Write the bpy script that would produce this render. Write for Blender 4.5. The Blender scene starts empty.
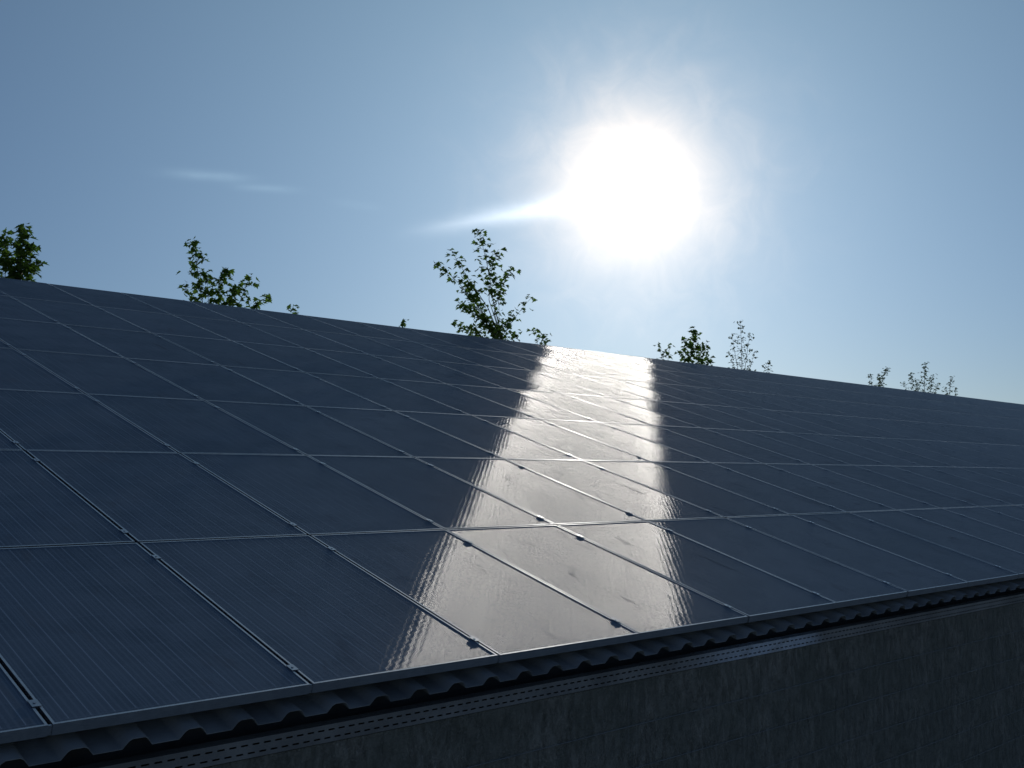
import bpy, bmesh, math, random
from mathutils import Vector, Matrix
random.seed(7)
sc = bpy.context.scene
col = sc.collection

# ------------------------------------------------------------------ camera
CAM = Vector((-1.42941727, -3.64678776, 0.79899621))
RIGHT = Vector((0.71824259, -0.69579278, 0.0))
UPV = Vector((-0.06137371, -0.06335394, 0.99610218))
FWD = Vector((0.6930807, 0.715443, 0.08820688))
FPX = 1078.2
cam_d = bpy.data.cameras.new('camera')
cam_d.sensor_width = 36.0
cam_d.lens = FPX / 1024 * 36
cam_d.clip_start = 0.05
cam_d.clip_end = 6000
cam = bpy.data.objects.new('camera', cam_d)
m = Matrix((RIGHT, UPV, -FWD)).transposed().to_4x4()
m.translation = CAM
cam.matrix_world = m
col.objects.link(cam)
sc.camera = cam

SUN = Vector((0.74605149, 0.6123432, 0.2616161)).normalized()
SUN_EL = math.asin(SUN.z)
SUN_ROT = math.atan2(SUN.x, SUN.y)


class NT:
    """small helper that writes node graphs"""
    def __init__(self, tree):
        self.t = tree; tree.nodes.clear(); self.N = tree.nodes; self.L = tree.links
    def node(self, typ, **kw):
        n = self.N.new(typ)
        for k, v in kw.items():
            setattr(n, k, v)
        return n
    def put(self, sock, v):
        if isinstance(v, bpy.types.NodeSocket):
            self.L.new(v, sock)
        else:
            sock.default_value = v
    def m(self, op, a, b=None, c=None, clamp=False):
        n = self.N.new('ShaderNodeMath'); n.operation = op; n.use_clamp = clamp
        for i, v in enumerate((a, b, c)):
            if v is not None:
                self.put(n.inputs[i], v)
        return n.outputs[0]
    def vm(self, op, a, b=None, scale=None):
        n = self.N.new('ShaderNodeVectorMath'); n.operation = op
        self.put(n.inputs[0], a)
        if b is not None:
            self.put(n.inputs[1], b)
        if scale is not None:
            self.put(n.inputs[3], scale)
        return n.outputs['Value'] if op in ('DOT_PRODUCT', 'LENGTH') else n.outputs['Vector']
    def xyz(self, x, y, z):
        n = self.N.new('ShaderNodeCombineXYZ')
        for i, v in enumerate((x, y, z)):
            self.put(n.inputs[i], v)
        return n.outputs[0]
    def sep(self, v):
        n = self.N.new('ShaderNodeSeparateXYZ'); self.put(n.inputs[0], v)
        return n.outputs
    def mix(self, f, a, b):
        n = self.N.new('ShaderNodeMix'); n.data_type = 'RGBA'
        self.put(n.inputs[0], f); self.put(n.inputs[6], a); self.put(n.inputs[7], b)
        return n.outputs[2]
    def noise(self, vec, scale=5, detail=2, rough=.5, dims='3D', distortion=0):
        n = self.N.new('ShaderNodeTexNoise'); n.noise_dimensions = dims
        self.put(n.inputs['Vector'], vec)
        n.inputs['Scale'].default_value = scale; n.inputs['Detail'].default_value = detail
        n.inputs['Roughness'].default_value = rough; n.inputs['Distortion'].default_value = distortion
        return n.outputs[0]
    def ramp(self, f, a, b, lo=0., hi=1.):
        n = self.N.new('ShaderNodeMapRange'); n.interpolation_type = 'SMOOTHSTEP'
        self.put(n.inputs[0], f)
        for i, v in zip((1, 2, 3, 4), (a, b, lo, hi)):
            n.inputs[i].default_value = v
        return n.outputs[0]


# ------------------------------------------------------------------ sky
w = bpy.data.worlds.new('World'); sc.world = w; w.use_nodes = True
n = NT(w.node_tree)
sky = n.node('ShaderNodeTexSky', sky_type='NISHITA')
sky.sun_disc = False
sky.sun_elevation = SUN_EL
sky.sun_rotation = SUN_ROT
sky.altitude = 300
sky.air_density = 1.0
sky.dust_density = 0.4
sky.ozone_density = 2.0
SKY_STRENGTH = 0.10
bg = n.node('ShaderNodeBackground'); bg.inputs['Strength'].default_value = SKY_STRENGTH
tc = n.node('ShaderNodeTexCoord')
dirv = n.vm('NORMALIZE', tc.outputs['Generated'])
cosang = n.vm('DOT_PRODUCT', dirv, tuple(SUN))
ang = n.m('MULTIPLY', n.m('ARCCOSINE', n.m('MINIMUM', cosang, 0.9999999)), 180 / math.pi)
# thin uneven cirrus veil makes the bright patch irregular
hz = n.noise(dirv, 26.0, 4, .62, distortion=.8)
hz2 = n.noise(dirv, 7.0, 3, .55)
ang_core = n.m('MULTIPLY', ang, n.m('ADD', 1.0, n.m('ADD', n.m('MULTIPLY', n.m('SUBTRACT', hz, .5), .45), n.m('MULTIPLY', n.m('SUBTRACT', hz2, .5), .25))))
# the sun's aureole in the hazy air: bright core and two wider lobes
def lobe(deg, amp, power=2.0, a=ang_core):
    return n.m('MULTIPLY', n.m('EXPONENT', n.m('MULTIPLY', n.m('POWER', n.m('DIVIDE', a, deg), power), -1.0)), amp)
aur = n.vm('ADD', n.vm('SCALE', (52.0, 36.0, 21.0), scale=lobe(3.0, 1.0, 1.3)), n.vm('SCALE', (5.8, 9.5, 10.3), scale=lobe(30.0, 1.0, 1.2, ang)))
aur = n.vm('ADD', aur, n.vm('SCALE', (1.0, .97, .93), scale=lobe(1.4, 32.0, 2.0)))
skyc = n.vm('MULTIPLY', sky.outputs[0], (.624, .751, 1.133))
tot = n.vm('ADD', skyc, aur)
# thin cirrus wisps high up on the left
def pix_dir(u, v):
    return (FWD + RIGHT * ((u - 512) / FPX) + UPV * ((384 - v) / FPX)).normalized()
wn = n.noise(n.vm('MULTIPLY', dirv, (30.0, 30.0, 90.0)), 1.0, 3, .6)
for (u0, v0, u1, v1, thick, amp) in ((165, 173, 248, 178, 4.5, 3.0), (238, 187, 298, 190, 3.5, 2.4), (335, 202, 380, 208, 4, .9)):
    a = pix_dir(u0, v0); b = pix_dir(u1, v1)
    c = ((a + b) / 2).normalized(); ax = (b - a).normalized(); ay = c.cross(ax).normalized()
    hx = (b - a).length / 2
    dx = n.m('DIVIDE', n.vm('DOT_PRODUCT', n.vm('SUBTRACT', dirv, tuple(c)), tuple(ax)), hx)
    dy = n.m('DIVIDE', n.vm('DOT_PRODUCT', n.vm('SUBTRACT', dirv, tuple(c)), tuple(ay)), thick / FPX)
    r2 = n.m('ADD', n.m('POWER', n.m('ABSOLUTE', dx), 3.0), n.m('POWER', n.m('ABSOLUTE', dy), 2.0))
    near = n.m('GREATER_THAN', n.vm('DOT_PRODUCT', dirv, tuple(c)), .9)
    g = n.m('MULTIPLY', n.m('MULTIPLY', n.m('EXPONENT', n.m('MULTIPLY', r2, -1.0)), near), n.m('MULTIPLY', wn, amp * 2 * .6))
    tot = n.vm('ADD', tot, n.vm('SCALE', (.75, 1.0, 1.05), scale=g))
# bright tapering lens-flare streak beside the sun, painted into the sky
a = pix_dir(384, 237); b = pix_dir(590, 200)
c = ((a + b) / 2).normalized(); ax = (b - a).normalized(); ay = c.cross(ax).normalized(); hx = (b - a).length / 2
dv = n.vm('SUBTRACT', dirv, tuple(c))
dx = n.m('DIVIDE', n.vm('DOT_PRODUCT', dv, tuple(ax)), hx)
wid = n.m('ADD', 6.0 / FPX, n.m('MULTIPLY', n.m('ADD', dx, 1.0), 1.5 / FPX))
dy = n.m('DIVIDE', n.m('ADD', n.vm('DOT_PRODUCT', dv, tuple(ay)), n.m('MULTIPLY', n.m('SUBTRACT', wn, .5), 5.0 / FPX)), wid)
prof = n.m('EXPONENT', n.m('MULTIPLY', n.m('POWER', n.m('ABSOLUTE', dy), 1.6), -1.0))
along = n.m('MULTIPLY', n.ramp(dx, -1.0, .75), n.ramp(dx, 1.0, 1.3, 1, 0))
front = n.m('GREATER_THAN', n.vm('DOT_PRODUCT', dirv, tuple(c)), .9)
tot = n.vm('ADD', tot, n.vm('SCALE', (1.0, 1.0, 1.0), scale=n.m('MULTIPLY', n.m('MULTIPLY', prof, along), n.m('MULTIPLY', front, 15.0))))
n.L.new(tot, bg.inputs['Color'])
wo = n.node('ShaderNodeOutputWorld'); n.L.new(bg.outputs[0], wo.inputs[0])

sun_d = bpy.data.lights.new('sun', 'SUN')
sun_d.energy = 2.0
sun_d.angle = math.radians(0.53)
sun_d.color = (1.0, 0.95, 0.87)
sun_o = bpy.data.objects.new('sun', sun_d)
sun_o.rotation_euler = (-SUN).to_track_quat('-Z', 'Y').to_euler()
sun_o.location = SUN * 50
col.objects.link(sun_o)

sc.view_settings.view_transform = 'Standard'
sc.view_settings.look = 'None'
sc.view_settings.gamma = 1.0
sc.view_settings.exposure = -1.5
sc.view_settings.use_curve_mapping = False
sc.render.engine = 'CYCLES'
sc.cycles.use_adaptive_sampling = False
sc.cycles.use_denoising = True
sc.cycles.denoising_input_passes = 'RGB'
sc.cycles.max_bounces = 6
sc.cycles.sample_clamp_indirect = 4.0

# ------------------------------------------------------------------ geometry constants
TILT = math.radians(17.3246)
PW, PH = 1.01, 1.6427          # panel pitch across and up the slope
ROWS = 7
GROUND = -2.4
CT, ST = math.cos(TILT), math.sin(TILT)


def slope_pt(x, s, h=0.0):
    """point on the roof: x along the eave, s up the slope, h above the panel plane"""
    return Vector((x, s * CT - h * ST, s * ST + h * CT))


# ------------------------------------------------------------------ object helpers
def link(o, parent=None):
    col.objects.link(o)
    if parent is not None:
        o.parent = parent
    return o


def tag(o, label=None, cat=None, group=None, kind=None):
    if label: o['label'] = label
    if cat: o['category'] = cat
    if group: o['group'] = group
    if kind: o['kind'] = kind
    return o


def empty(name, loc=(0, 0, 0), rot=(0, 0, 0)):
    o = bpy.data.objects.new(name, None)
    o.empty_display_size = .2
    o.location = loc; o.rotation_euler = rot
    col.objects.link(o)
    return o


class MB:
    def __init__(self): self.v = []; self.f = []
    def add(self, vs, fs):
        b = len(self.v); self.v += [tuple(v) for v in vs]; self.f += [tuple(b + i for i in f) for f in fs]
    def box(self, a, b, fn=None):
        (x0, y0, z0), (x1, y1, z1) = a, b
        vs = [(x0, y0, z0), (x1, y0, z0), (x1, y1, z0), (x0, y1, z0), (x0, y0, z1), (x1, y0, z1), (x1, y1, z1), (x0, y1, z1)]
        if fn: vs = [fn(*v) for v in vs]
        self.add(vs, [(0, 3, 2, 1), (4, 5, 6, 7), (0, 1, 5, 4), (1, 2, 6, 5), (2, 3, 7, 6), (3, 0, 4, 7)])
    def tube(self, pts, rad, seg=6):
        rings = []
        for i, p in enumerate(pts):
            p = Vector(p)
            d = (Vector(pts[min(i + 1, len(pts) - 1)]) - Vector(pts[max(i - 1, 0)])).normalized()
            a = d.orthogonal().normalized(); b = d.cross(a)
            r = rad[i] if isinstance(rad, (list, tuple)) else rad
            rings.append([p + (a * math.cos(2 * math.pi * k / seg) + b * math.sin(2 * math.pi * k / seg)) * r for k in range(seg)])
        vs = [v for r in rings for v in r]; fs = []
        for i in range(len(pts) - 1):
            for k in range(seg):
                k2 = (k + 1) % seg
                fs.append((i * seg + k, i * seg + k2, (i + 1) * seg + k2, (i + 1) * seg + k))
        fs.append(tuple(range(seg))[::-1]); fs.append(tuple((len(pts) - 1) * seg + k for k in range(seg)))
        self.add(vs, fs)
    def mesh(self, name, mat):
        me = bpy.data.meshes.new(name); me.from_pydata(self.v, [], self.f)
        me.materials.append(mat); me.update()
        return me
    def build(self, name, mat, parent=None, bevel=0):
        o = bpy.data.objects.new(name, self.mesh(name, mat))
        if bevel:
            bm_ = o.modifiers.new('bevel', 'BEVEL'); bm_.width = bevel; bm_.segments = 2; bm_.limit_method = 'ANGLE'
        return link(o, parent)


# ------------------------------------------------------------------ materials
def new_mat(name):
    mt = bpy.data.materials.new(name); mt.use_nodes = True
    return mt, NT(mt.node_tree)


def simple(name, color, rough=.6, metallic=0., var=.2, scale=8., bump=.0, bscale=60., spec=.5):
    mt, n = new_mat(name)
    o = n.node('ShaderNodeOutputMaterial'); p = n.node('ShaderNodeBsdfPrincipled')
    tc = n.node('ShaderNodeTexCoord')
    nz = n.noise(tc.outputs['Object'], scale, 5, .6)
    lo = tuple(c * (1 - var) for c in color) + (1,); hi = tuple(min(1, c * (1 + var)) for c in color) + (1,)
    n.L.new(n.mix(n.ramp(nz, .3, .7), lo, hi), p.inputs['Base Color'])
    p.inputs['Metallic'].default_value = metallic
    p.inputs['Specular IOR Level'].default_value = spec
    n.put(p.inputs['Roughness'], n.ramp(n.noise(tc.outputs['Object'], scale * 3, 4), .3, .7, rough * .85, min(1, rough * 1.15)))
    if bump:
        b = n.node('ShaderNodeBump'); b.inputs['Strength'].default_value = bump; b.inputs['Distance'].default_value = .01
        n.L.new(n.noise(tc.outputs['Object'], bscale, 4, .6), b.inputs['Height'])
        n.L.new(b.outputs[0], p.inputs['Normal'])
    n.L.new(p.outputs[0], o.inputs[0])
    return mt


def glass_material():
    """thin dark cells with fine silver busbars under textured solar glass.
    The pyramid texture of the glass is too fine to resolve, so its facet slopes
    are drawn from the square they really fill; each facet is almost a mirror."""
    mt, n = new_mat('solar_glass')
    out = n.node('ShaderNodeOutputMaterial')
    tc = n.node('ShaderNodeTexCoord'); P = tc.outputs['Object']
    px, py, pz = n.sep(P)
    oi = n.node('ShaderNodeObjectInfo'); rnd = oi.outputs['Random']
    geo = n.node('ShaderNodeNewGeometry')
    # ---- cells (six across, ten up) and busbars
    cx = n.m('MULTIPLY', n.m('SUBTRACT', px, 0.505 - .477), 1 / .159)       # 0..6
    cy = n.m('MULTIPLY', n.m('SUBTRACT', py, .822 - .795), 1 / .159)        # 0..10
    fx = n.m('FRACT', cx); fy = n.m('FRACT', cy)
    def line(f, c, wd):
        return n.ramp(n.m('ABSOLUTE', n.m('SUBTRACT', f, c)), wd * .6, wd * 1.3, 1, 0)
    bus = n.m('MAXIMUM', line(fx, .26, .009), line(fx, .74, .009))
    edge = n.m('ABSOLUTE', n.m('SUBTRACT', fx, .5)); edgy = n.m('ABSOLUTE', n.m('SUBTRACT', fy, .5))
    gap = n.m('MAXIMUM', n.ramp(edge, .486, .494), n.ramp(edgy, .486, .494))
    inside = n.m('MULTIPLY', n.m('MULTIPLY', n.m('GREATER_THAN', cx, 0.0), n.m('LESS_THAN', cx, 6.0)),
                 n.m('MULTIPLY', n.m('GREATER_THAN', cy, 0.0), n.m('LESS_THAN', cy, 10.0)))
    bus = n.m('MULTIPLY', bus, inside)
    tone = n.m('ADD', n.noise(n.vm('ADD', P, n.xyz(n.m('MULTIPLY', rnd, 91.0), 0.0, 0.0)), 2.6, 5, .62), n.m('MULTIPLY', n.m('SUBTRACT', rnd, .5), .16))
    cellv = n.node('ShaderNodeTexWhiteNoise', noise_dimensions='2D'); n.L.new(n.xyz(n.m('FLOOR', cx), n.m('ADD', n.m('FLOOR', cy), n.m('MULTIPLY', rnd, 50.0)), 0.0), cellv.inputs['Vector'])
    tone = n.m('ADD', tone, n.m('MULTIPLY', n.m('SUBTRACT', cellv.outputs['Value'], .5), .10))
    cellc = n.mix(n.ramp(tone, .3, .7), (.088, .128, .165, 1), (.150, .188, .225, 1))
    rib = n.ramp(n.m('ABSOLUTE', n.m('SUBTRACT', n.m('FRACT', n.m('MULTIPLY', cx, 6.0)), .5)), .10, .24, 1, 0)
    cellc = n.mix(n.m('MULTIPLY', rib, .30), cellc, (.30, .34, .37, 1))
    c1 = n.mix(gap, cellc, (.20, .245, .29, 1))
    c2 = n.mix(n.m('MULTIPLY', bus, .85), c1, (.46, .50, .54, 1))
    # ---- dust and dried rain marks
    dz = n.noise(n.vm('ADD', n.vm('MULTIPLY', P, (1.7, .75, 1.0)), n.xyz(n.m('MULTIPLY', rnd, 57.0), n.m('MULTIPLY', rnd, 33.0), 0.0)), 3.2, 6, .68, distortion=.6)
    smudge = n.ramp(dz, .56, .72)
    low = n.ramp(py, 0.0, .10, 1, 0)                     # dirt that collects on the lower lip
    dust = n.m('ADD', n.m('ADD', n.m('MULTIPLY', smudge, .34), .018), n.m('MULTIPLY', low, .05))
    c3 = n.mix(dust, c2, (.30, .28, .25, 1))
    base = n.node('ShaderNodeBsdfDiffuse'); n.L.new(c3, base.inputs[0])
    # ---- mean tilt of the pane: slight sag towards its middle and mounting error
    rc = n.node('ShaderNodeTexWhiteNoise', noise_dimensions='1D'); n.L.new(n.m('MULTIPLY', rnd, 777.0), rc.inputs['W'])
    r3 = n.sep(rc.outputs['Color'])
    kx = n.m('MULTIPLY', n.m('ADD', r3[0], .5), -SAG)
    sx0 = n.m('ADD', n.m('MULTIPLY', n.m('SUBTRACT', px, .505), kx), n.m('MULTIPLY', n.m('SUBTRACT', r3[1], .5), .012))
    sy0 = n.m('ADD', n.m('MULTIPLY', n.m('SUBTRACT', py, .822), kx), n.m('MULTIPLY', n.m('SUBTRACT', r3[2], .5), .012))
    # ---- facets
    wn_ = n.node('ShaderNodeTexWhiteNoise', noise_dimensions='3D')
    n.L.new(n.vm('SCALE', P, scale=9137.0), wn_.inputs['Vector'])
    q = n.sep(wn_.outputs['Color'])
    # the rolled texture is a little deeper in fine bands, which frays the edge of the glare
    da = n.m('ADD', px, py); db = n.m('SUBTRACT', px, py)
    bn = n.noise(n.xyz(n.m('MULTIPLY', da, 3.0), n.m('MULTIPLY', db, 20.0), rnd), 1.0, 3, .75)
    wv = n.m('SINE', n.m('ADD', n.m('MULTIPLY', db, 2 * math.pi / .044), n.m('MULTIPLY', n.m('SINE', n.m('MULTIPLY', da, 60.0)), .7)))
    amp = n.m('ADD', 1.0, n.m('ADD', n.m('MULTIPLY', wv, FRAY), n.m('MULTIPLY', n.m('SUBTRACT', bn, .5), FRAY * 4)))
    Ng = geo.outputs['True Normal']; I = geo.outputs['Incoming']
    cg = n.m('MAXIMUM', n.vm('DOT_PRODUCT', Ng, I), .02)
    X = (1.0, 0.0, 0.0); Y = (0.0, CT, ST); Z = (0.0, -ST, CT)
    shader = base.outputs[0]
    K = 4
    for i in range(K):
        for j in range(K):
            shift = (i * K + j) * .618
            a = n.m('FRACT', n.m('ADD', q[0], shift)); b = n.m('FRACT', n.m('ADD', q[1], shift * 1.7))
            def warp(t, r):      # rounded ribs: more facets lie near the steepest slope
                t = n.m('SUBTRACT', n.m('MULTIPLY', t, 2.0 / K), 1.0)
                t = n.m('ADD', n.m('MULTIPLY', t, .62), n.m('MULTIPLY', n.m('SINE', n.m('MULTIPLY', t, math.pi / 2)), .38))
                return n.m('MULTIPLY', t, r)
            u = warp(n.m('ADD', a, float(i)), n.m('MULTIPLY', amp, RU))
            # saw-tooth in the other direction: the share of facets grows towards one side
            v = n.m('MULTIPLY', n.m('SUBTRACT', n.m('MULTIPLY', n.m('SQRT', n.m('MULTIPLY', n.m('ADD', b, float(j)), 1.0 / K)), 2.0), 1.0), RU)
            sx = n.m('ADD', n.m('ADD', n.m('MULTIPLY', n.m('ADD', u, v), .5), OFFX), sx0)
            sy = n.m('ADD', n.m('ADD', n.m('MULTIPLY', n.m('SUBTRACT', v, u), .5), OFFY), sy0)
            N = n.vm('NORMALIZE', n.vm('ADD', n.vm('ADD', n.vm('SCALE', X, scale=sx), n.vm('SCALE', Y, scale=sy)), Z))
            ci = n.m('MAXIMUM', n.vm('DOT_PRODUCT', N, I), 0.0)
            F = n.m('ADD', F0, n.m('MULTIPLY', n.m('POWER', n.m('SUBTRACT', 1.0, n.m('MINIMUM', ci, 1.0)), 5.0), 1 - F0))
            wgt = n.m('MULTIPLY', n.m('DIVIDE', ci, cg), 1.0 / (K * K))
            g = n.node('ShaderNodeBsdfGlossy', distribution='BECKMANN')
            g.inputs['Roughness'].default_value = FACET_ROUGH
            fw = n.m('MINIMUM', n.m('MULTIPLY', F, n.m('MULTIPLY', n.m('MULTIPLY', wgt, REFL), n.m('SUBTRACT', 1.0, n.m('MULTIPLY', dust, 1.8)))), 2.0)
            n.L.new(n.vm('SCALE', (1, 1, 1), scale=fw), g.inputs['Color'])
            n.L.new(N, g.inputs['Normal'])
            ad = n.node('ShaderNodeAddShader'); n.L.new(shader, ad.inputs[0]); n.L.new(g.outputs[0], ad.inputs[1])
            shader = ad.outputs[0]
    n.L.new(shader, out.inputs[0])
    return mt


SAG = .026; FRAY = .055; REFL = .265; RU = .408; OFFX = -.018; OFFY = .018; F0 = .06; FACET_ROUGH = .125
M_GLASS = glass_material()
M_ALU = simple('anodised_aluminium', (.52, .53, .54), .42, 1.0, .08, 20)
M_CLAMP = simple('clamp_metal', (.42, .43, .45), .35, 1.0, .1, 30)
M_SHEET = simple('coated_roof_sheet', (.40, .38, .33), .5, 0., .25, 3, .1)
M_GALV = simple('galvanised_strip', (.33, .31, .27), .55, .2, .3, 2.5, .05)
M_WIRE = simple('wire_metal', (.34, .33, .30), .5, .3, .2, 10)
M_RAIL = simple('rail_metal', (.35, .36, .37), .5, .9, .1, 5)
M_BARK = simple('bark', (.10, .08, .06), .9, 0, .35, 9, .6, 30, .2)


def painted_glint(mt):  # glint on the strip, put into its base colour as a bright patch
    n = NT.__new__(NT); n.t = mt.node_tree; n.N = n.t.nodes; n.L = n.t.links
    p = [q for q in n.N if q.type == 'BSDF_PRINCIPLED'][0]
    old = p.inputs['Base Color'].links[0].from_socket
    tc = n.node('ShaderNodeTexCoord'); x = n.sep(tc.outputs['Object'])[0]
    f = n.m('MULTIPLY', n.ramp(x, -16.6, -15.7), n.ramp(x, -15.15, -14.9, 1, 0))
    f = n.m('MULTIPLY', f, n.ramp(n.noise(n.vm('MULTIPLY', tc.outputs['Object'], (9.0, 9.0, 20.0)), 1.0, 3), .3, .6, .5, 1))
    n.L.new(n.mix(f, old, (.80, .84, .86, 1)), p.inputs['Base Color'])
painted_glint(M_GALV)


def wall_material():
    mt, n = new_mat('rough_wall')
    o = n.node('ShaderNodeOutputMaterial'); p = n.node('ShaderNodeBsdfPrincipled')
    tc = n.node('ShaderNodeTexCoord'); P = tc.outputs['Object']
    st = n.noise(n.vm('MULTIPLY', P, (24.0, 24.0, 9.0)), 1.0, 5, .65, distortion=.4)
    big = n.noise(n.vm('MULTIPLY', P, (5.0, 5.0, 3.0)), 1.0, 4, .6)
    fine = n.noise(n.vm('MULTIPLY', P, (70.0, 70.0, 24.0)), 1.0, 3, .6)
    grit = n.noise(P, 85.0, 3, .7)
    f = n.m('ADD', n.m('ADD', n.m('MULTIPLY', n.ramp(st, .3, .7), .45), n.m('MULTIPLY', n.ramp(fine, .35, .75), .2)), n.m('MULTIPLY', n.ramp(grit, .35, .7), .35))
    c = n.mix(f, (.14, .125, .09, 1), (.72, .64, .49, 1))
    c = n.mix(n.ramp(big, .35, .7), n.mix(.5, c, (.22, .22, .16, 1)), c)
    chip = n.ramp(n.noise(n.vm('MULTIPLY', P, (22.0, 22.0, 16.0)), 1.0, 2, .5), .74, .80)
    c = n.mix(n.m('MULTIPLY', chip, .6), c, (.25, .26, .24, 1))
    n.L.new(c, p.inputs['Base Color'])
    p.inputs['Roughness'].default_value = .95; p.inputs['Specular IOR Level'].default_value = .15
    b = n.node('ShaderNodeBump'); b.inputs['Strength'].default_value = .9; b.inputs['Distance'].default_value = .02
    n.L.new(f, b.inputs['Height']); n.L.new(b.outputs[0], p.inputs['Normal'])
    n.L.new(p.outputs[0], o.inputs[0])
    return mt


def leaf_material(name, c0, c1, trans=.45):
    mt, n = new_mat(name)
    o = n.node('ShaderNodeOutputMaterial'); p = n.node('ShaderNodeBsdfPrincipled')
    at = n.node('ShaderNodeAttribute'); at.attribute_name = 'leaf_tone'
    c = n.mix(at.outputs['Fac'], c0 + (1,), c1 + (1,))
    n.L.new(c, p.inputs['Base Color']); p.inputs['Roughness'].default_value = .5
    p.inputs['Specular IOR Level'].default_value = .3
    t = n.node('ShaderNodeBsdfTranslucent')
    n.L.new(n.vm('MULTIPLY', c, (1.15, 1.5, .8)), t.inputs[0])
    mx = n.node('ShaderNodeMixShader'); mx.inputs[0].default_value = trans
    n.L.new(p.outputs[0], mx.inputs[1]); n.L.new(t.outputs[0], mx.inputs[2]); n.L.new(mx.outputs[0], o.inputs[0])
    return mt


M_WALL = wall_material()
M_LEAF = leaf_material('maple_leaf', (.06, .10, .025), (.20, .28, .06), .55)
M_LEAF2 = leaf_material('small_leaf', (.05, .075, .03), (.12, .16, .055), .45)
M_PALE_GROUND = simple('pale_bounce_ground', (.5, .47, .41), .95, 0, .25, .8, .8, 30, .1)  # unseen ground, made pale to bounce light onto the shaded wall

# ------------------------------------------------------------------ ground
g = MB(); NG = 24; SZ = 3000
for i in range(NG):
    for j in range(NG):
        x0, x1 = (-SZ + 2 * SZ * k / NG for k in (i, i + 1)); y0, y1 = (-SZ + 2 * SZ * k / NG for k in (j, j + 1))
        g.add([(x0, y0, GROUND), (x1, y0, GROUND), (x1, y1, GROUND), (x0, y1, GROUND)], [(0, 1, 2, 3)])
tag(g.build('ground', M_PALE_GROUND), kind='structure')

# ------------------------------------------------------------------ barn
BX0, BX1 = -5.0, 47.0
SLEN = ROWS * PH                       # length of the roof slope
RIDGE_Y = SLEN * CT
DEEP = -.118                            # flats of the roof sheet below the panel plane
RIB = .033
barn = empty('barn', (20, .2, GROUND))
tag(barn, 'long barn with dark rough wall carrying the whole solar roof', 'building')
BOFF = Vector((20, .2, GROUND))
def bb(mbx, name, mat, bevel=0, parent=barn):
    mbx.v = [tuple(Vector(v) - BOFF) for v in mbx.v]
    return mbx.build(name, mat, parent, bevel)

# trapezoid roof sheet, crests at the spacing of the photograph
PITCH = .2095; CREST0 = -.116
def sheet(back=False):
    mb = MB()
    prof = []
    k = math.floor((BX0 - CREST0) / PITCH)
    while True:
        c = CREST0 + k * PITCH
        if c + .105 > BX1: break
        for dx, h in ((-.054, 0), (-.034, RIB * .8), (-.022, RIB), (.022, RIB), (.034, RIB * .8), (.054, 0)):
            prof.append((c + dx, h))
        k += 1
    s0, s1 = -.032, SLEN - .01
    T = .0012
    for (sa, sb) in ((s0, s1),):
        vs = []
        for (x, h) in prof:
            for s in (sa, sb):
                for t in (T, -T):
                    v = slope_pt(x, s, DEEP + h + t)
                    if back: v = Vector((v.x, 2 * RIDGE_Y - v.y, v.z))
                    vs.append(v)
        fs = []
        for i in range(len(prof) - 1):
            a = i * 4; b = a + 4
            fs += [(a, b, b + 2, a + 2), (a + 1, a + 3, b + 3, b + 1), (a, a + 1, b + 1, b), (a + 2, b + 2, b + 3, a + 3)]
        mb.add(vs, fs)
    return mb
bb(sheet(), 'roof', M_SHEET)
bb(sheet(True), 'roof', M_SHEET)
# ridge cap
rc_ = MB()
p0 = slope_pt(0, SLEN - .22, -.072); p1 = slope_pt(0, SLEN, -.066); p2 = Vector((0, 2 * RIDGE_Y - p0.y, p0.z))
rc_.add([(BX0, p0.y, p0.z), (BX1, p0.y, p0.z), (BX1, RIDGE_Y, p1.z), (BX0, RIDGE_Y, p1.z), (BX1, p2.y, p2.z), (BX0, p2.y, p2.z)], [(0, 1, 2, 3), (3, 2, 4, 5)])
bb(rc_, 'ridge_cap', M_SHEET)
# walls: front, back, gables (roof-shaped), under the sheets
WY = .125
def roof_z(y):
    y2 = y if y < RIDGE_Y else 2 * RIDGE_Y - y
    return y2 * ST / CT + (DEEP - .02) / CT
WX0, WX1 = BX0 + .25, BX1 - .25
wl = MB()
STRIP_TOP, STRIP_BOT = -.198, -.268
wl.box((WX0, WY, GROUND), (WX1, WY + .24, STRIP_BOT - .006))
M_EAVE_SHADE = simple('painted_eave_shade', (.10, .10, .10), .9, 0, .2, 8, 0, 60, .1)  # dark board added to stand in for the shade under the roof sheet
vd = MB(); vd.box((WX0, WY + .20, STRIP_BOT - .003), (WX1, WY + .24, roof_z(WY + .20) - .005))
bb(wl, 'wall', M_WALL)
bb(vd, 'eave_shade_board', M_EAVE_SHADE)
wb = MB(); wb.box((WX0, 2 * RIDGE_Y - WY - .24, GROUND), (WX1, 2 * RIDGE_Y - WY, roof_z(WY) - .005)); bb(wb, 'wall', M_WALL)
for xg in (WX0, WX1 - .2):
    wg = MB()
    ya, yb = WY + .242, 2 * RIDGE_Y - WY - .242
    ring = [(ya, GROUND), (yb, GROUND), (yb, roof_z(yb) - .01), (RIDGE_Y, roof_z(RIDGE_Y) - .01), (ya, roof_z(ya) - .01)]
    vs = [(x, y, z) for x in (xg, xg + .2) for (y, z) in ring]
    wg.add(vs, [(4, 3, 2, 1, 0), (5, 6, 7, 8, 9)] + [(i, (i + 1) % 5, (i + 1) % 5 + 5, i + 5) for i in range(5)])
    bb(wg, 'wall', M_WALL)
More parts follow.
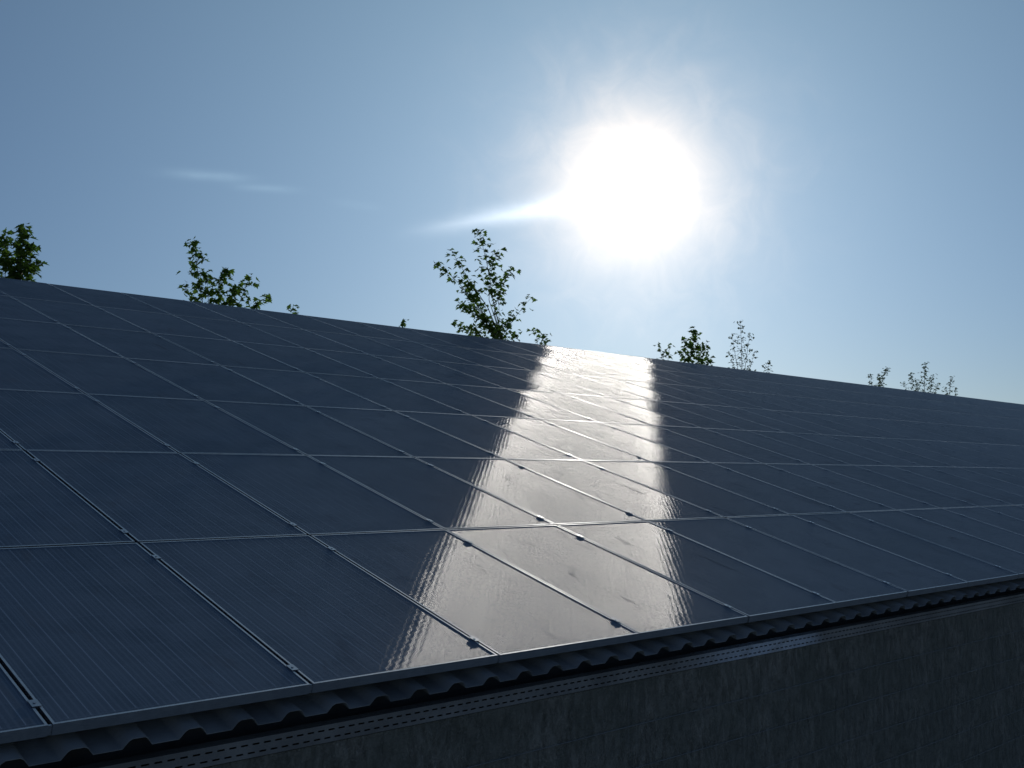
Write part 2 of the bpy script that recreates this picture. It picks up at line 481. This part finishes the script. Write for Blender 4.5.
# perforated ventilation strip with two rows of real slots, fixed to the wall top
st = MB()
SP = .05; SLOT = .03; SH = .0065
yS = WY - .012
x = BX0 + .3
zc = [(STRIP_TOP + STRIP_BOT) / 2 + .014, (STRIP_TOP + STRIP_BOT) / 2 - .017]
segx = []
while x < 30:
    segx.append(x); x += SP
for xx in segx:
    zs = [STRIP_BOT, zc[1] - SH / 2, zc[1] + SH / 2, zc[0] - SH / 2, zc[0] + SH / 2, STRIP_TOP]
    for bi in range(5):
        z0, z1 = zs[bi], zs[bi + 1]
        if bi in (1, 3):
            off = 0 if bi == 1 else SP * .5
            cuts = [(0, SLOT)] if bi == 1 else [(SP * .4, SP * .4 + SLOT)]
            a, b = cuts[0]
            for (u0, u1) in ((0, a), (b, SP)):
                if u1 - u0 > 1e-4:
                    st.add([(xx + u0, yS, z0), (xx + u1, yS, z0), (xx + u1, yS, z1), (xx + u0, yS, z1)], [(0, 1, 2, 3)])
        else:
            st.add([(xx, yS, z0), (xx + SP, yS, z0), (xx + SP, yS, z1), (xx, yS, z1)], [(0, 1, 2, 3)])
xe = segx[-1] + SP
st.add([(xe, yS, STRIP_BOT), (WX1, yS, STRIP_BOT), (WX1, yS, STRIP_TOP), (xe, yS, STRIP_TOP)], [(0, 1, 2, 3)])
# folded lips
st.add([(BX0 + .3, yS, STRIP_BOT), (WX1, yS, STRIP_BOT), (WX1, WY - .002, STRIP_BOT - .004), (BX0 + .3, WY - .002, STRIP_BOT - .004)], [(0, 3, 2, 1)])
st.add([(BX0 + .3, yS, STRIP_TOP), (WX1, yS, STRIP_TOP), (WX1, WY + .035, STRIP_TOP + .006), (BX0 + .3, WY + .035, STRIP_TOP + .006)], [(0, 1, 2, 3)])
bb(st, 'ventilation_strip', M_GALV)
# wires across the wall and thin upright ones, irregular
for k in range(1, 9):
    z = STRIP_BOT - .222 * k - .014
    wi = MB(); pts = []
    x = WX0
    while x < WX1:
        pts.append((x, WY - .012 + random.uniform(-.002, .002), z + random.uniform(-.004, .004))); x += 1.3
    wi.tube(pts, .0020, 5)
    bb(wi, 'wire', M_WIRE)
uw = MB()
for k in range(230):
    x = random.uniform(WX0, 24); z1 = random.uniform(-1.6, STRIP_BOT - .02); ln = random.uniform(.12, .6)
    uw.tube([(x, WY - .006, z1), (x + random.uniform(-.02, .02), WY - .009, z1 - ln / 2), (x + random.uniform(-.03, .03), WY - .006, z1 - ln)], .0011, 4)
o_ = bb(uw, 'dry_stalks', M_WIRE); tag(o_, kind='stuff')
# mounting rails between sheet and panels
for r in range(ROWS):
    for fr in (.16, .82):
        rl = MB(); s = (r + fr) * PH
        rl.box((-4.6, s - .02, DEEP + RIB + .002), (BX1 - .5, s + .02, -.042), fn=lambda a, b, c: slope_pt(a, b, c))
        bb(rl, 'mounting_rail', M_RAIL)

# ------------------------------------------------------------------ solar panels
def panel_meshes(first):
    gx = .0075; y0 = 0.0; y1 = PH - .012
    if not first: y0 = 0.0
    x0, x1 = gx, PW - gx
    fr = MB(); L = .009; top = 0.0; bot = -.040
    # outer frame as four mitred bars
    def bar(o0, o1, i0, i1):
        vs = []
        for (p, z) in ((o0, top), (o1, top), (i1, top), (i0, top), (o0, bot), (o1, bot), (i1, bot), (i0, bot)):
            vs.append((p[0], p[1], z))
        fr.add(vs, [(0, 1, 2, 3), (0, 4, 5, 1), (3, 2, 6, 7), (4, 7, 6, 5)])
    O = [(x0, y0), (x1, y0), (x1, y1), (x0, y1)]; I = [(x0 + L, y0 + L), (x1 - L, y0 + L), (x1 - L, y1 - L), (x0 + L, y1 - L)]
    for i in range(4):
        j = (i + 1) % 4
        bar(O[i], O[j], I[i], I[j])
    fm = fr.mesh('frame', M_ALU)
    gl = MB()
    gl.add([(x0 + L, y0 + L, -.0022), (x1 - L, y0 + L, -.0022), (x1 - L, y1 - L, -.0022), (x0 + L, y1 - L, -.0022),
            (x0 + L, y0 + L, -.0082), (x1 - L, y0 + L, -.0082), (x1 - L, y1 - L, -.0082), (x0 + L, y1 - L, -.0082)],
           [(0, 1, 2, 3), (7, 6, 5, 4)])
    gm = gl.mesh('glass', M_GLASS)
    cl = MB()
    cl.box((-.016, -.024, .0012), (.016, .024, .0036))
    cl.box((-.006, -.024, -.03), (.006, .024, .0012))
    cl.tube([(0, 0, .0036), (0, 0, .0060)], .0055, 6)
    cm = cl.mesh('clamp', M_CLAMP)
    return fm, gm, cm

FM, GM, CM = panel_meshes(True)
ec = MB(); ec.box((PW - .0072, .003, -.039), (PW + .0072, .011, -.004)); EC = ec.mesh('end_cap', M_ALU)
def clamp_at(parent, fy):
    o = bpy.data.objects.new('clamp', CM); o.location = (PW, fy * PH, 0); return link(o, parent)

ORD = ['first', 'second', 'third', 'fourth', 'fifth', 'sixth', 'seventh', 'eighth', 'ninth', 'tenth', 'eleventh', 'twelfth',
       'thirteenth', 'fourteenth', 'fifteenth', 'sixteenth', 'seventeenth', 'eighteenth', 'nineteenth', 'twentieth']
def ordinal(k):
    if k <= 20: return ORD[k - 1]
    tens = {2: 'twenty', 3: 'thirty', 4: 'forty'}[k // 10]
    if k % 10 == 0: return {2: 'twentieth', 3: 'thirtieth', 4: 'fortieth'}[k // 10]
    return tens + '-' + ORD[k % 10 - 1]
ROWN = ['bottom row at the eave', 'second row above the eave', 'third row above the eave', 'fourth row, halfway up the roof',
        'fifth row above the eave', 'row just below the ridge row', 'top row under the ridge']

def to_px(p):
    d = Vector(p) - CAM; z = d.dot(FWD)
    if z <= .05: return None
    return 512 + FPX * d.dot(RIGHT) / z, 384 - FPX * d.dot(UPV) / z
def in_view(c, r):
    for i in range(13):
        for j in range(13):
            q = to_px(slope_pt((c + .02 + .96 * i / 12) * PW, (r + .02 + .96 * j / 12) * PH))
            if q and 0 <= q[0] <= 1024 and 0 <= q[1] <= 768: return True
    return False
def glare(c, r):
    """is the pane's middle inside the sun's glare"""
    p = slope_pt((c + .5) * PW, (r + .5) * PH); d = (p - CAM).normalized(); h = (SUN - d).normalized()
    nz = h.dot(Vector((0, -ST, CT))); u = (h.x - h.dot(Vector((0, CT, ST)))) / nz
    return abs(u + .04) < .42
count = 0
for r in range(ROWS):
    vis = [c for c in range(-4, 44) if in_view(c, r)]
    for c in range(max(-4, min(vis) - 2), min(45, max(vis) + 4)):
        p = empty('solar_panel')
        p.location = slope_pt(c * PW, r * PH + (0.0 if r == 0 else .004))
        p.location += Vector((random.uniform(-.002, .002), random.uniform(-.0015, .0015), random.uniform(-.001, .001)))
        p.rotation_euler = (TILT, 0, random.uniform(-.0008, .0008))
        link(bpy.data.objects.new('frame', FM), p)
        link(bpy.data.objects.new('glass', GM), p)
        if r == 0: link(bpy.data.objects.new('end_cap', EC), p)
        clamp_at(p, .10 + random.uniform(-.012, .012)); clamp_at(p, .855 + random.uniform(-.012, .012))
        if c in vis:
            k = vis.index(c) + 1
            look = 'glaring silver solar panel' if glare(c, r) else 'dark blue solar panel'
            lab = f'{look}, {ordinal(k)} from the left in the {ROWN[r]}'
        elif c < vis[0]:
            lab = f'dark solar panel beyond the left edge of the {ROWN[r]}'
        else:
            lab = f'dark solar panel beyond the right edge of the {ROWN[r]}'
        tag(p, lab, 'solar panel', 'solar panels in seven rows on the barn roof')
        count += 1
print('panels', count)

# ------------------------------------------------------------------ trees beyond the ridge
def at(u, v, depth):
    return CAM + (FWD + RIGHT * ((u - 512) / FPX) + UPV * ((384 - v) / FPX)) * depth

MAPLE = [(0, 0), (.28, .06), (.5, .30), (.27, .34), (.36, .66), (.14, .58), (0, 1.0), (-.14, .58), (-.36, .66), (-.27, .34), (-.5, .30), (-.28, .06)]
OVAL = [(0, 0), (.22, .25), (.26, .55), (.0, 1.0), (-.26, .55), (-.22, .25)]
def leaf(mb, tones, p, size, shape, flat=.5):
    """one leaf: tilted outline with a fold along the midrib"""
    yaw = random.uniform(0, 2 * math.pi)
    d = Vector((math.cos(yaw), math.sin(yaw), random.uniform(-.75, .15))).normalized()
    up = Vector((random.gauss(0, flat), random.gauss(0, flat), 1)).normalized()
    s = d.cross(up).normalized(); up = s.cross(d).normalized()
    vs = [p + d * (y * size) + s * (x * size) + up * (abs(x) * size * .35 - y * y * size * .18) for x, y in shape]
    h = len(shape) // 2
    b = len(mb.v)
    mb.v += [tuple(v) for v in vs]
    mb.f.append(tuple(b + i for i in range(0, h + 1)))
    mb.f.append(tuple([b] + [b + i for i in range(h, len(shape))]))
    t = random.random(); tones += [t, t]

def tree(name, label, cat, depth, base_u, stems, leaf_size, shape, mat, nleaf, spread, lower=900, flat=.5, joint=None, group=None):
    """stems: list of (tip_u, tip_v, foot_u, foot_v, density); branches start at the foot on the leader"""
    foot = at(base_u, 400, depth); base = Vector((foot.x, foot.y, GROUND))
    root = empty(name, base); tag(root, label, cat, group)
    wood = MB(); crown = MB(); tones = []
    ppm = FPX / depth
    main = max(stems, key=lambda s: -s[1])
    top = at(main[0], main[1], depth)
    jn = at(joint[0], joint[1], depth) if joint else at(base_u, 345, depth)
    H = top.z - GROUND
    # trunk
    r0 = H * .012
    mid = base.lerp(jn, .5) + Vector((random.uniform(-.15, .15), random.uniform(-.15, .15), 0))
    wood.tube([base - Vector((0, 0, .1)), base + Vector((0, 0, .4)), mid, jn], [r0 * 1.5, r0 * 1.1, r0 * .75, r0 * .3], 8)
    for s in stems:
        tu, tv, fu, fv, dens = s[:5]
        back = s[5] if len(s) > 5 else random.uniform(-.5, .5)
        tip = at(tu, tv, depth + back); ft = at(fu, fv, depth)
        L = (tip - ft).length
        bend = Vector((random.uniform(-.06, .06), random.uniform(-.06, .06), .05)) * L
        pts = [ft.lerp(tip, t) + bend * math.sin(math.pi * t) for t in (0, .25, .5, .75, 1)]
        rr = max(.007, L * .0068)
        wood.tube(pts, [rr, rr * .8, rr * .6, rr * .4, .004], 6)
        if (jn - ft).length > .05: wood.tube([jn, jn.lerp(ft, .5), ft], [rr * 1.4, rr * 1.3, rr * 1.1], 6)
        nt = max(5, int(dens * L * 8))
        for k in range(nt):
            t = 1 - (k / nt) * .97
            i = min(3, int(t * 4)); q = pts[i].lerp(pts[i + 1], t * 4 - i)
            a = k * 2.4 + random.uniform(-.4, .4)
            tw = spread * L * (.16 + .62 * (1 - t) ** .8) * random.uniform(.5, 1.1)
            e = q + Vector((math.cos(a), math.sin(a), .35)) * tw
            wood.tube([q, q.lerp(e, .5) + Vector((0, 0, tw * .06)), e], [.006, .004, .002], 4)
            for c in range(max(5, int(nleaf * (1.0 + tw * 2.4)))):
                tt = random.uniform(.35, 1.05)
                off = Vector((random.gauss(0, .4), random.gauss(0, .4), random.gauss(-.1, .28))) * leaf_size
                leaf(crown, tones, q.lerp(e, tt) + off, leaf_size * random.uniform(.6, 1.15), shape, flat)
    # the rest of the crown, lower down behind the building
    for k in range(lower):
        h = random.uniform(.38, .93); zz = GROUND + (jn.z - GROUND) * h
        rad = H * .20 * math.sin(math.pi * min(1, .35 + .65 * (h - .3))) * math.sqrt(random.random())
        a = random.uniform(0, 2 * math.pi)
        c = base.lerp(jn, h)
        leaf(crown, tones, Vector((c.x + rad * math.cos(a), c.y + rad * math.sin(a), zz - .35)), leaf_size * random.uniform(.8, 1.4), shape, flat)
    for k in range(9):
        h = .35 + k * .055; a = k * 2.4; c = base.lerp(jn, h); rad = H * .15
        wood.tube([c, c + Vector((math.cos(a) * rad * .5, math.sin(a) * rad * .5, rad * .3)), c + Vector((math.cos(a) * rad, math.sin(a) * rad, rad * .45))], [r0 * .4, r0 * .25, .006], 5)
    for mbx in (wood, crown):
        mbx.v = [tuple(Vector(v) - base) for v in mbx.v]
    wood.build('trunk', M_BARK, root)
    co = crown.build('crown', mat, root)
    at_ = co.data.attributes.new('leaf_tone', 'FLOAT', 'FACE')
    at_.data.foreach_set('value', tones)
    return root

GR = 'tree tops beyond the ridge'
tree('maple_tree', 'dense green maple crown at the far left above the ridge', 'tree', 19, 8,
     [(22, 227, 12, 300, 1.6), (4, 236, 4, 300, 1.6), (33, 245, 16, 300, 1.3), (-14, 232, 0, 300, 1.5), (-32, 240, -6, 300, 1.3), (36, 262, 16, 305, 1.2), (14, 262, 10, 310, 1.4)],
     .14, MAPLE, M_LEAF, 9, .32, joint=(8, 320), group=GR)
tree('maple_tree', 'green maple with one tall shoot and three lower ones left of centre', 'tree', 20, 212,
     [(194, 241, 205, 318, 1.5), (225, 268, 218, 320, 1.5), (250, 277, 232, 322, 1.3), (266, 298, 240, 322, 1.1), (206, 275, 207, 320, 1.3), (234, 288, 226, 322, 1.3), (184, 286, 200, 322, 1.0)],
     .135, MAPLE, M_LEAF, 7, .29, joint=(215, 330), group=GR)
tree('maple_tree', 'tiny sprig peeking over the ridge right of the left maple', 'tree', 20, 292,
     [(293, 306, 292, 340, 1.0)], .12, MAPLE, M_LEAF, 3, .18, joint=(292, 345), group=GR, lower=600)
tree('maple_tree', 'smallest leaf tip just left of the tall central maple', 'tree', 22, 404,
     [(403, 322, 404, 350, .9)], .12, MAPLE, M_LEAF, 3, .2, joint=(404, 355), group=GR, lower=600)
tree('maple_tree', 'tall loose maple sapling standing left of the sun glare', 'tree', 23, 503,
     [(478, 230, 493, 300, 1.5), (452, 252, 488, 308, 1.2), (436, 263, 482, 312, 1.3), (513, 268, 494, 312, 1.1), (498, 250, 489, 300, 1.3),
      (466, 285, 496, 338, 1.7), (458, 302, 496, 342, 1.7), (532, 297, 501, 338, .45), (472, 305, 500, 345, 1.6), (512, 312, 502, 345, 1.1),
      (453, 322, 492, 350, 1.0), (470, 326, 496, 352, 1.5), (500, 322, 502, 352, 1.2), (496, 282, 498, 340, 1.2), (516, 333, 505, 352, 1.1), (484, 318, 500, 350, 1.5)],
     .135, MAPLE, M_LEAF, 3.4, .26, joint=(505, 350), group=GR)
tree('maple_tree', 'two small round leaf tips where the glare meets the ridge', 'tree', 23, 540,
     [(535, 329, 538, 360, .8), (546, 334, 542, 362, 1.4)], .13, MAPLE, M_LEAF, 3, .16, joint=(540, 365), group=GR, lower=600)
tree('maple_tree', 'low sparse twin shoots just right of the glare', 'tree', 28, 665,
     [(658, 345, 664, 376, .9), (670, 346, 667, 376, .9), (664, 354, 665, 376, 1.0)], .13, MAPLE, M_LEAF, 3, .3, joint=(665, 382), group=GR, lower=700)
tree('maple_tree', 'compact dark leafy crown right of the sun glare', 'tree', 28, 693,
     [(694, 330, 693, 385, 1.7), (686, 339, 691, 385, 1.7), (706, 344, 697, 385, 1.5), (711, 358, 700, 388, 1.2), (684, 350, 690, 388, 1.3)],
     .15, MAPLE, M_LEAF, 5, .28, joint=(693, 392), group=GR)
tree('birch_tree', 'thin airy tree with fine leaves right of the compact crown', 'tree', 32, 742,
     [(740, 321, 742, 385, 1.5), (750, 334, 743, 385, 1.1), (732, 334, 741, 385, 1.0), (755, 351, 745, 388, .9), (729, 352, 740, 388, .9)],
     .10, OVAL, M_LEAF2, 3, .27, joint=(742, 395), group=GR, flat=.25)
tree('birch_tree', 'small low feathery tip beside the thin airy tree', 'tree', 33, 767,
     [(768, 361, 767, 385, 1.2), (763, 365, 766, 386, 1.0)], .10, OVAL, M_LEAF2, 3, .3, joint=(767, 395), group=GR, lower=600, flat=.3)
tree('ash_tree', 'pair of leaning leaf tufts on the right part of the ridge', 'tree', 36, 880,
     [(887, 368, 880, 402, 2.0), (879, 375, 879, 402, 2.0), (871, 375, 874, 402, 1.6)], .10, OVAL, M_LEAF2, 6, .2, joint=(878, 408), group=GR, lower=700)
tree('ash_tree', 'bushy pointed tree, largest on the right part of the ridge', 'tree', 38, 924,
     [(925, 363, 925, 412, 1.8), (911, 374, 920, 410, 1.8), (933, 375, 927, 412, 1.5), (938, 383, 929, 412, 1.2), (917, 380, 921, 410, 1.5), (903, 383, 915, 408, .9)],
     .10, OVAL, M_LEAF2, 6, .24, joint=(924, 418), group=GR)
tree('ash_tree', 'small forked shoot, rightmost tree top on the ridge', 'tree', 38, 950,
     [(951, 377, 950, 412, 1.5), (955, 388, 951, 414, 1.0), (945, 388, 949, 414, .9)], .10, OVAL, M_LEAF2, 5, .22, joint=(950, 420), group=GR, lower=700)
